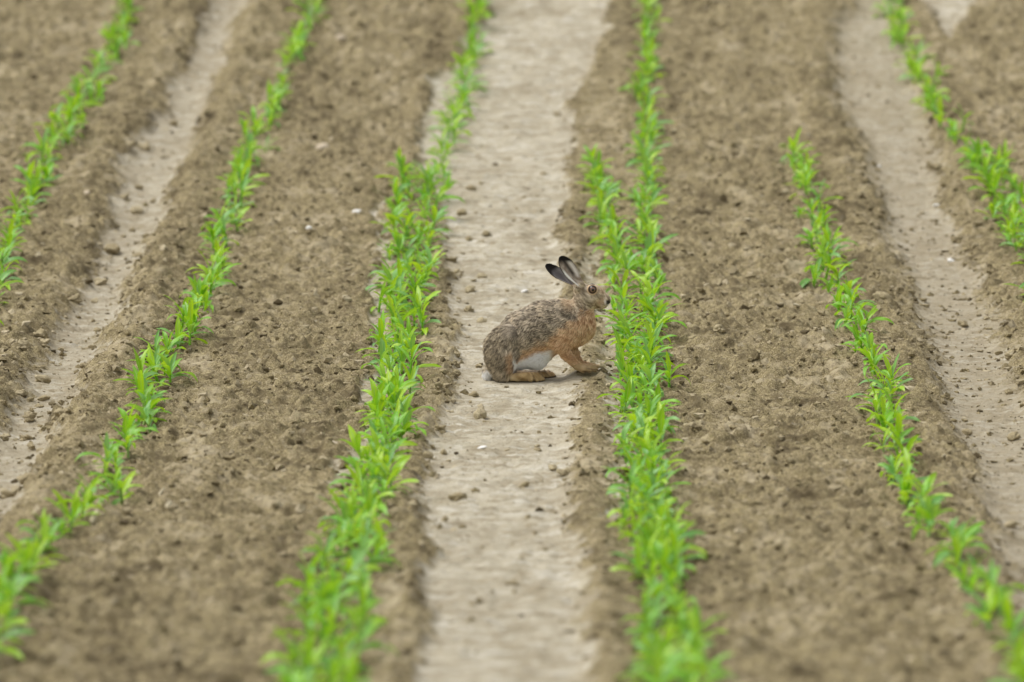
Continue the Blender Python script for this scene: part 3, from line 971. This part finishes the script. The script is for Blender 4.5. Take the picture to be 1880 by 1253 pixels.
def hare_colour(P, rand):
    """P in hare pixels; coat colours by region, plus painted shade between toes and along the thigh crease. Returns colour, fur length (px)"""
    x, y, z = P[:, 0], P[:, 1], P[:, 2]
    u, v = x + 960, 697 - .987 * z - .158 * y
    n1 = n3(P / 7.0 + 50, 901)
    n2 = n3(P / 3.2 + 20, 911)
    n0_ = n3(P / 1.6 + 70, 921)
    grey = lerp((.130, .105, .074), (.74, .63, .475), np.clip(.44 + .40 * n1 + .55 * n2 + .5 * n0_ + (rand - .5) * 1.2, 0, 1))
    rump = lerp((.105, .083, .055), (.62, .52, .365), np.clip(.41 + .35 * n1 + .5 * n2 + .5 * n0_ + (rand - .5) * 1.2, 0, 1))
    ging = lerp((.43, .235, .11), (.94, .67, .415), np.clip(.48 + .5 * n1 + .5 * n2 + (rand - .5) * 1.0, 0, 1))
    buff = lerp((.46, .31, .165), (.78, .60, .39), np.clip(.5 + .5 * n1 + (rand - .5) * .8, 0, 1))
    white = lerp((.84, .82, .78), (.93, .92, .89), rand)
    c = lerp(grey, rump, sstep(945, 915, u + 12 * n1)[:])
    L = np.full(len(P), 9.0)
    # ginger chest, shoulder and lower flank
    gl = np.interp(u, [930, 955, 980, 1005, 1030, 1050, 1070, 1090], [672, 651, 636, 626, 606, 590, 572, 563])
    wg = sstep(-9, 9, v - gl + 10 * n1)
    wg = wg * sstep(930, 955, u) * np.where((y < -16) & (u < 947), 0, 1)
    c = lerp(c, ging, wg * .92)
    pale = sstep(600, 628, v + (u - 1060) * .3) * sstep(1045, 1075, u)
    c = lerp(c, lerp(ging, buff, .7), pale * wg * .8)
    nape = sstep(1032, 1046, u) * sstep(580, 556, v) * sstep(530, 540, v) * sstep(1078, 1062, u)
    c = lerp(c, lerp(buff, ging, .5 + 0 * u), nape * .6)
    # white belly
    wl = np.interp(u, [936, 955, 981, 1002, 1024, 1045], [652, 660, 648, 644, 642, 640])
    lt = np.clip(((u - 1026) * 32 + (v - 630) * 41) / (32 ** 2 + 41 ** 2), 0, 1)
    legd = np.hypot(u - 1026 - 32 * lt, v - 630 - 41 * lt)
    inner = ~((y < -15) & (u < 944)) * np.where(y < -6, sstep(11, 16, legd), 1.0)
    wb = sstep(-5, 6, v - wl + 5 * n1 + 4 * n2) * sstep(934, 940, u) * sstep(1062, 1030, u) * inner * sstep(686, 680, v)
    c = lerp(c, white, wb)
    L = np.where(wb > .5, 8, L)
    fold = np.exp(-(((u - np.interp(v, [585, 592, 610, 640], [930, 940, 951, 953])) / 2.6)) ** 2) * sstep(582, 588, v) * sstep(646, 634, v) * (y < 0)  # shade of the near thigh crease, painted into the coat colour
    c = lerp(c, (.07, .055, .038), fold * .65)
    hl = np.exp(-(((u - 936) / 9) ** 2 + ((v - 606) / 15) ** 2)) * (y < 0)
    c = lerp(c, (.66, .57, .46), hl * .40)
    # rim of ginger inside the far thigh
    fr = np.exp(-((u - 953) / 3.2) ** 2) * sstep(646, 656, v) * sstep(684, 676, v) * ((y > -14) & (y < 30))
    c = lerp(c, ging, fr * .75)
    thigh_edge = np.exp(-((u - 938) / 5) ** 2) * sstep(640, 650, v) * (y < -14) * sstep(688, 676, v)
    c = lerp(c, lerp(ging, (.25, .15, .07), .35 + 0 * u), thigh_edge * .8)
    # legs and feet
    fl = sstep(634, 648, v - (u - 1030) * .1) * sstep(1010, 1020, u)
    c = lerp(c, ging, fl * .9)
    L = np.where(fl > .5, 4.5, L)
    pawf = sstep(664, 674, v) * sstep(1040, 1056, u)
    c = lerp(c, lerp(buff, (.46, .33, .17), .55 + 0 * u), pawf)
    hf = sstep(681, 686, v) * sstep(928, 944, u) * sstep(1050, 1040, u)
    c = lerp(c, lerp((.38, .255, .115), (.74, .56, .31), np.clip(.5 + .7 * n1 + (rand - .5) * .6, 0, 1)), hf)
    toe_shade = np.exp(-(((u - 978) - (v - 688) * .45) / 1.3) ** 2) * (v > 685) * (y < 0) + np.exp(-(((u - 988) - (v - 683) * 1.05) / 1.3) ** 2) * (y < 0)  # groove shade between the hind toes, painted as slanted dark lines
    toe_shade = toe_shade + np.exp(-(((u - 1001) - (v - 683) * .95) / 1.2) ** 2) * (y > 0)
    paw_shade = np.exp(-(((v - 677.5) - (u - 1080) * .12) / 1.1) ** 2) * sstep(1074, 1080, u) + np.exp(-(((v - 682.0) - (u - 1076) * .02) / 1.0) ** 2) * sstep(1068, 1074, u)  # painted groove shade between the fore paw toes
    c = lerp(c, (.13, .085, .045), np.clip(paw_shade, 0, 1) * pawf * .7 * (y < 2))
    c = lerp(c, (.12, .075, .04), np.clip(toe_shade, 0, 1) * hf * .75)
    L = np.where((pawf > .5) | (hf > .5), 2.6, L)
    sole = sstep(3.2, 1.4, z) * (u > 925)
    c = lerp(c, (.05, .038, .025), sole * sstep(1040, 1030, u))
    # scut
    tl = sstep(907, 901, u + .0 * v) * sstep(676, 684, v)
    c = lerp(c, white, tl)
    # head
    hd = sstep(1048, 1060, u + (560 - v) * .35) * sstep(572, 564, v - np.maximum(0, 1075 - u) * .55)
    head = lerp((.19, .145, .092), (.74, .62, .45), np.clip(.46 + .75 * n2 + .4 * n1 + .5 * n0_ + (rand - .5) * .9, 0, 1))
    c = lerp(c, head, hd * .95)
    L = np.where(hd > .4, 1.9, L)
    muz = np.exp(-(((u - 1103) / 11) ** 2 + ((v - 556) / 9) ** 2))
    c = lerp(c, lerp(buff, ging, .4 + 0 * u), muz * .8)
    brow = sstep(1094, 1104, u) * sstep(546, 538, v)
    c = lerp(c, lerp(ging, head, .45 + 0 * u), brow * .7)
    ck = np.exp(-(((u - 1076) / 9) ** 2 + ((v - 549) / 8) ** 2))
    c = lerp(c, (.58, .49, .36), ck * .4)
    st = np.exp(-(((u - 1097) / 5) ** 2 + ((v - 545) / 5) ** 2))
    c = lerp(c, (.78, .67, .50), st * .6)
    c = lerp(c, (.13, .095, .06), np.exp(-(((u - 1093) - (v - 540) * .7) / 2.2) ** 2) * sstep(538, 542, v) * sstep(556, 549, v) * .55)
    c = lerp(c, (.12, .09, .06), np.exp(-(((u - 1070) / 3.5) ** 2 + ((v - 541) / 7) ** 2)) * .5)
    c = lerp(c, (.72, .62, .47), np.exp(-(((u - 1075) / 2.2) ** 2 + ((v - 530) / 4) ** 2)) * .6)
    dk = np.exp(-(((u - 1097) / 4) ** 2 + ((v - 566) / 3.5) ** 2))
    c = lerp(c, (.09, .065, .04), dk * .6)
    er = np.hypot(u - 1087, v - 532.5)
    ring = sstep(11.5, 9.2, er) * (np.abs(y) > 6)
    c = lerp(c, (.70, .50, .31), ring * .85)
    rim = sstep(8.6, 7.4, er) * (np.abs(y) > 6)
    c = lerp(c, (.05, .03, .02), rim)
    L = np.where(er < 11, .8, L)
    nos = np.exp(-(((u - 1116.0) / 4.4) ** 2 + ((v - 556) / 4.0) ** 2) * 1.0)
    c = lerp(c, (.03, .022, .018), np.clip(nos * 1.6, 0, 1))
    nr = np.exp(-(((u - 1110.5) / 1.8) ** 2 + ((v - 556) / 4.5) ** 2))
    c = lerp(c, (.86, .80, .70), nr * .9)
    lip = np.exp(-(((u - 1117.5) / 3.0) ** 2 + ((v - 562.5) / 2.6) ** 2))
    c = lerp(c, white, np.clip(lip * 1.3, 0, 1))
    L = np.where(u > 1108, 1.2, L)
    # ears
    for e, near in ((EAR_F, False), (EAR_N, True)):
        S_, W_, N_, hw, n0 = ear_coords(e, x, y, z)
        on = sstep(.03, .14, S_) * (S_ < 1.08) * (np.abs(W_) < hw + 3) * (np.abs(N_ - n0) < 4.5)
        ww = W_ / np.maximum(hw, 1)
        inside = N_ > n0
        ci = lerp((.30, .235, .18), (.50, .43, .35), np.clip(.5 + n2, 0, 1))
        ci = lerp(ci, (.05, .042, .038), np.exp(-((ww - .12) / .27) ** 2) * sstep(.22, .45, S_) * .92)
        ci = lerp(ci, (.88, .82, .77), np.exp(-((ww - (.62 if near else -.1)) / .20) ** 2) * sstep(.2, .35, S_) * sstep(.90, .7, S_) * .9)
        ci = lerp(ci, (.92, .89, .80), sstep(-.50, -.70, ww) * sstep(.75, .55, S_))
        if not near:
            ci = lerp((.10, .092, .092), (.22, .205, .20), np.clip(.5 + n2 + .4 * ww, 0, 1))
            ci = lerp(ci, (.55, .52, .46), sstep(.80, .93, np.abs(ww)) * .5 * sstep(.6, .4, S_))
        co = lerp((.30, .23, .15), (.55, .44, .30), np.clip(.5 + n2, 0, 1))
        ce = np.where(inside[:, None], ci, co)
        ce = lerp(ce, (.012, .010, .009), sstep(.76, .92, S_ + .05 * np.abs(ww) + (.10 * ww if near else .10)))
        ce = lerp(ce, (.03, .024, .02), sstep(.88, .97, np.abs(ww)) * sstep(.42, .60, S_))
        c = lerp(c, ce, on)
        L = np.where(on > .4, 1.0, L)
    return np.clip(c, 0, 1), L

def build_hare():
    s = hare_sdf()
    V, Fq = s.mesh()
    # light relaxation of the surface-net steps
    e = np.concatenate([Fq[:, [0, 1]], Fq[:, [1, 2]], Fq[:, [2, 3]], Fq[:, [3, 0]]])
    for _ in range(2):
        acc = np.zeros_like(V); cn = np.zeros(len(V))
        np.add.at(acc, e[:, 0], V[e[:, 1]]); np.add.at(cn, e[:, 0], 1)
        V = V * .5 + acc / np.maximum(cn, 1)[:, None] * .5
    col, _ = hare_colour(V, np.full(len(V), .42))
    root = bpy.data.objects.new('hare', None)
    root.empty_display_size = .1
    COL.objects.link(root)
    root.location = (HX, HY, HZ)
    tag(root, 'brown hare sitting on the pale wheel track facing right, ears raised', 'hare')
    m, t, b = new_mat("hare_coat")
    a = nn(t, 'ShaderNodeAttribute', attribute_name='coat')
    dk = mixc(t, .12, a.outputs['Color'], (.03, .024, .018))
    t.links.new(dk, b.inputs['Base Color'])
    b.inputs['Roughness'].default_value = .85
    b.inputs['Specular IOR Level'].default_value = .15
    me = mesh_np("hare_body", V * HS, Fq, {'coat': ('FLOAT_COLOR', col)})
    link('body', me, m, root)

    # fur
    tri = np.concatenate([Fq[:, [0, 1, 2]], Fq[:, [0, 2, 3]]])
    A, B, C = V[tri[:, 0]], V[tri[:, 1]], V[tri[:, 2]]
    nr = np.cross(B - A, C - A)
    ar = np.linalg.norm(nr, axis=1) * .5
    vn = np.zeros_like(V)
    for k in range(3):
        np.add.at(vn, tri[:, k], nr)
    vn /= np.linalg.norm(vn, axis=1)[:, None] + 1e-9
    N = 70000
    g = np.random.default_rng(21)
    pick = g.choice(len(tri), N, p=ar / ar.sum())
    r1, r2 = np.sqrt(g.random(N)), g.random(N)
    w0, w1, w2 = 1 - r1, r1 * (1 - r2), r1 * r2
    T = tri[pick]
    P = V[T[:, 0]] * w0[:, None] + V[T[:, 1]] * w1[:, None] + V[T[:, 2]] * w2[:, None]
    Nn = vn[T[:, 0]] * w0[:, None] + vn[T[:, 1]] * w1[:, None] + vn[T[:, 2]] * w2[:, None]
    Nn /= np.linalg.norm(Nn, axis=1)[:, None] + 1e-9
    rand = g.random(N)
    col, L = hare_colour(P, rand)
    keep = ((L > .9) | (g.random(N) < .5)) & ~((np.hypot(P[:, 0] + 960 - 1087, 697 - .987 * P[:, 2] - .158 * P[:, 1] - 532.5) < 9.0) & (np.abs(P[:, 1]) > 6))
    P, Nn, col, L, rand = P[keep], Nn[keep], col[keep], L[keep], rand[keep]
    N = len(P)
    u = P[:, 0] + 960
    # coat lies backwards and down; forward on the muzzle it is short
    flow = np.stack([-np.ones(N), np.zeros(N), np.interp(u, [890, 930, 1000, 1060, 1100], [-1.7, -1.1, -.45, -.9, -.3])], -1)
    chest = sstep(1040, 1080, u) * (P[:, 2] > 50) * (P[:, 2] < 125)
    flow[:, 2] -= 1.4 * chest
    flow[:, 0] += .5 * chest
    cl = np.stack([n3(P / 6 + 3, 31), n3(P / 6 + 9, 37), n3(P / 6 + 17, 41)], -1)
    flow += cl * 1.0 + g.normal(0, .22, (N, 3))
    flow -= Nn * (flow * Nn).sum(1)[:, None]
    flow /= np.linalg.norm(flow, axis=1)[:, None] + 1e-9
    lift = .42 + g.normal(0, .10, N)
    Ln = L * g.uniform(.6, 1.25, N)
    pts = []
    for qv in (0, .34, .67, 1.0):
        h = lift * (qv - .45 * qv * qv)
        pts.append(P + (flow * qv + Nn * h[:, None]) * Ln[:, None] - Nn * .4)
    pts = np.stack(pts, 1) * HS
    cu = bpy.data.hair_curves.new('hare_fur')
    cu.add_curves([4] * N)
    cu.attributes['position'].data.foreach_set('vector', pts.astype(np.float32).ravel())
    ra = cu.attributes.get('radius') or cu.attributes.new('radius', 'FLOAT', 'POINT')
    rr = np.array([1, .95, .75, .2])[None] * (.46 * np.clip(L / 5, .45, 1.05))[:, None] * HS
    ra.data.foreach_set('value', rr.astype(np.float32).ravel())
    ca = cu.attributes.new('coat', 'FLOAT_COLOR', 'POINT')
    # each hair: darker root, banded middle, light tip on the grizzled coat
    band = np.array([.70, .85, 1.05, 1.25])[None, :, None]
    hc = np.ones((N, 4, 4), np.float32)
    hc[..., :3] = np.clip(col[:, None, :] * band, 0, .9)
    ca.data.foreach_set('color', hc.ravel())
    m2, t2, b2 = new_mat("hare_fur")
    a2 = nn(t2, 'ShaderNodeAttribute', attribute_name='coat')
    t2.links.new(a2.outputs['Color'], b2.inputs['Base Color'])
    b2.inputs['Roughness'].default_value = .6
    b2.inputs['Specular IOR Level'].default_value = .25
    cu.materials.append(m2)
    link('fur', cu, None, root)

    # eyes
    m3, t3, b3 = new_mat("hare_eye")
    a3 = nn(t3, 'ShaderNodeAttribute', attribute_name='coat')
    t3.links.new(a3.outputs['Color'], b3.inputs['Base Color'])
    b3.inputs['Roughness'].default_value = .06
    b3.inputs['Specular IOR Level'].default_value = .6
    iv, fv = ico(5)
    for sgn in (-1, 1):
        c = q(1087, 532.5, -12.2)
        c[1] = sgn * 12.2
        ax = np.array([.12, sgn * 1.0, .02]); ax /= np.linalg.norm(ax)
        ang = np.arccos(np.clip(iv @ ax, -1, 1))
        colr = lerp((.20, .115, .075), (.11, .062, .038), sstep(.45, .85, ang))
        colr = lerp((.004, .004, .004), colr, sstep(.30, .36, ang))
        colr = lerp(colr, (.012, .008, .006), sstep(.74, .84, ang))
        me = mesh_np("hare_eye", (iv * 7.4 * np.array([1, .95, 1]) + c) * HS, fv, {'coat': ('FLOAT_COLOR', colr)})
        link('eye', me, m3, root)

    # whiskers: thin tapered bristles from the muzzle
    wv, wf = [], []
    gw = random.Random(4)
    for sgn in (-1, 1):
        for i in range(7):
            p0 = q(1106 + gw.uniform(-5, 4), 556 + gw.uniform(-4, 4), 0); p0[1] = sgn * 11
            d = np.array([gw.uniform(-.3, .5), sgn * 1.0, gw.uniform(-.7, .35)])
            ln = gw.uniform(16, 26)
            o0 = len(wv)
            for j in range(5):
                k = j / 4
                c = p0 + d * ln * k + np.array([0, 0, -4.5 * k * k])
                r = .16 * (1 - k * .9)
                for a in range(3):
                    wv.append(c + r * np.array([math.cos(a * 2.094), 0, math.sin(a * 2.094)]))
                if j:
                    for a in range(3):
                        wf.append((o0 + (j - 1) * 3 + a, o0 + (j - 1) * 3 + (a + 1) % 3, o0 + j * 3 + (a + 1) % 3, o0 + j * 3 + a))
    link('whiskers', mesh_np("hare_whiskers", np.array(wv) * HS, wf), plain("whisker", (.6, .56, .5), .5), root)

    # claws on the near fore paw show pale
    for (u_, v_, y_) in ((1092, 679.5, -21), (1095, 677.8, -15)):
        a0, a1 = q(u_ - 2, v_ - 1, y_), q(u_ + 4, v_ + 2.0, y_)
        n = 6
        cv, cf = [], []
        for j in range(4):
            k = j / 3
            c = a0 + (a1 - a0) * k
            for a in range(n):
                th = a / n * 6.283
                cv.append(c + 1.3 * (1 - k * .85) * np.array([0, math.cos(th), math.sin(th)]))
            if j:
                for a in range(n):
                    cf.append(((j - 1) * n + a, (j - 1) * n + (a + 1) % n, j * n + (a + 1) % n, j * n + a))
        link('claw', mesh_np("claw", np.array(cv) * HS, cf), plain("claw_horn", (.62, .55, .46), .4), root)
build_hare()
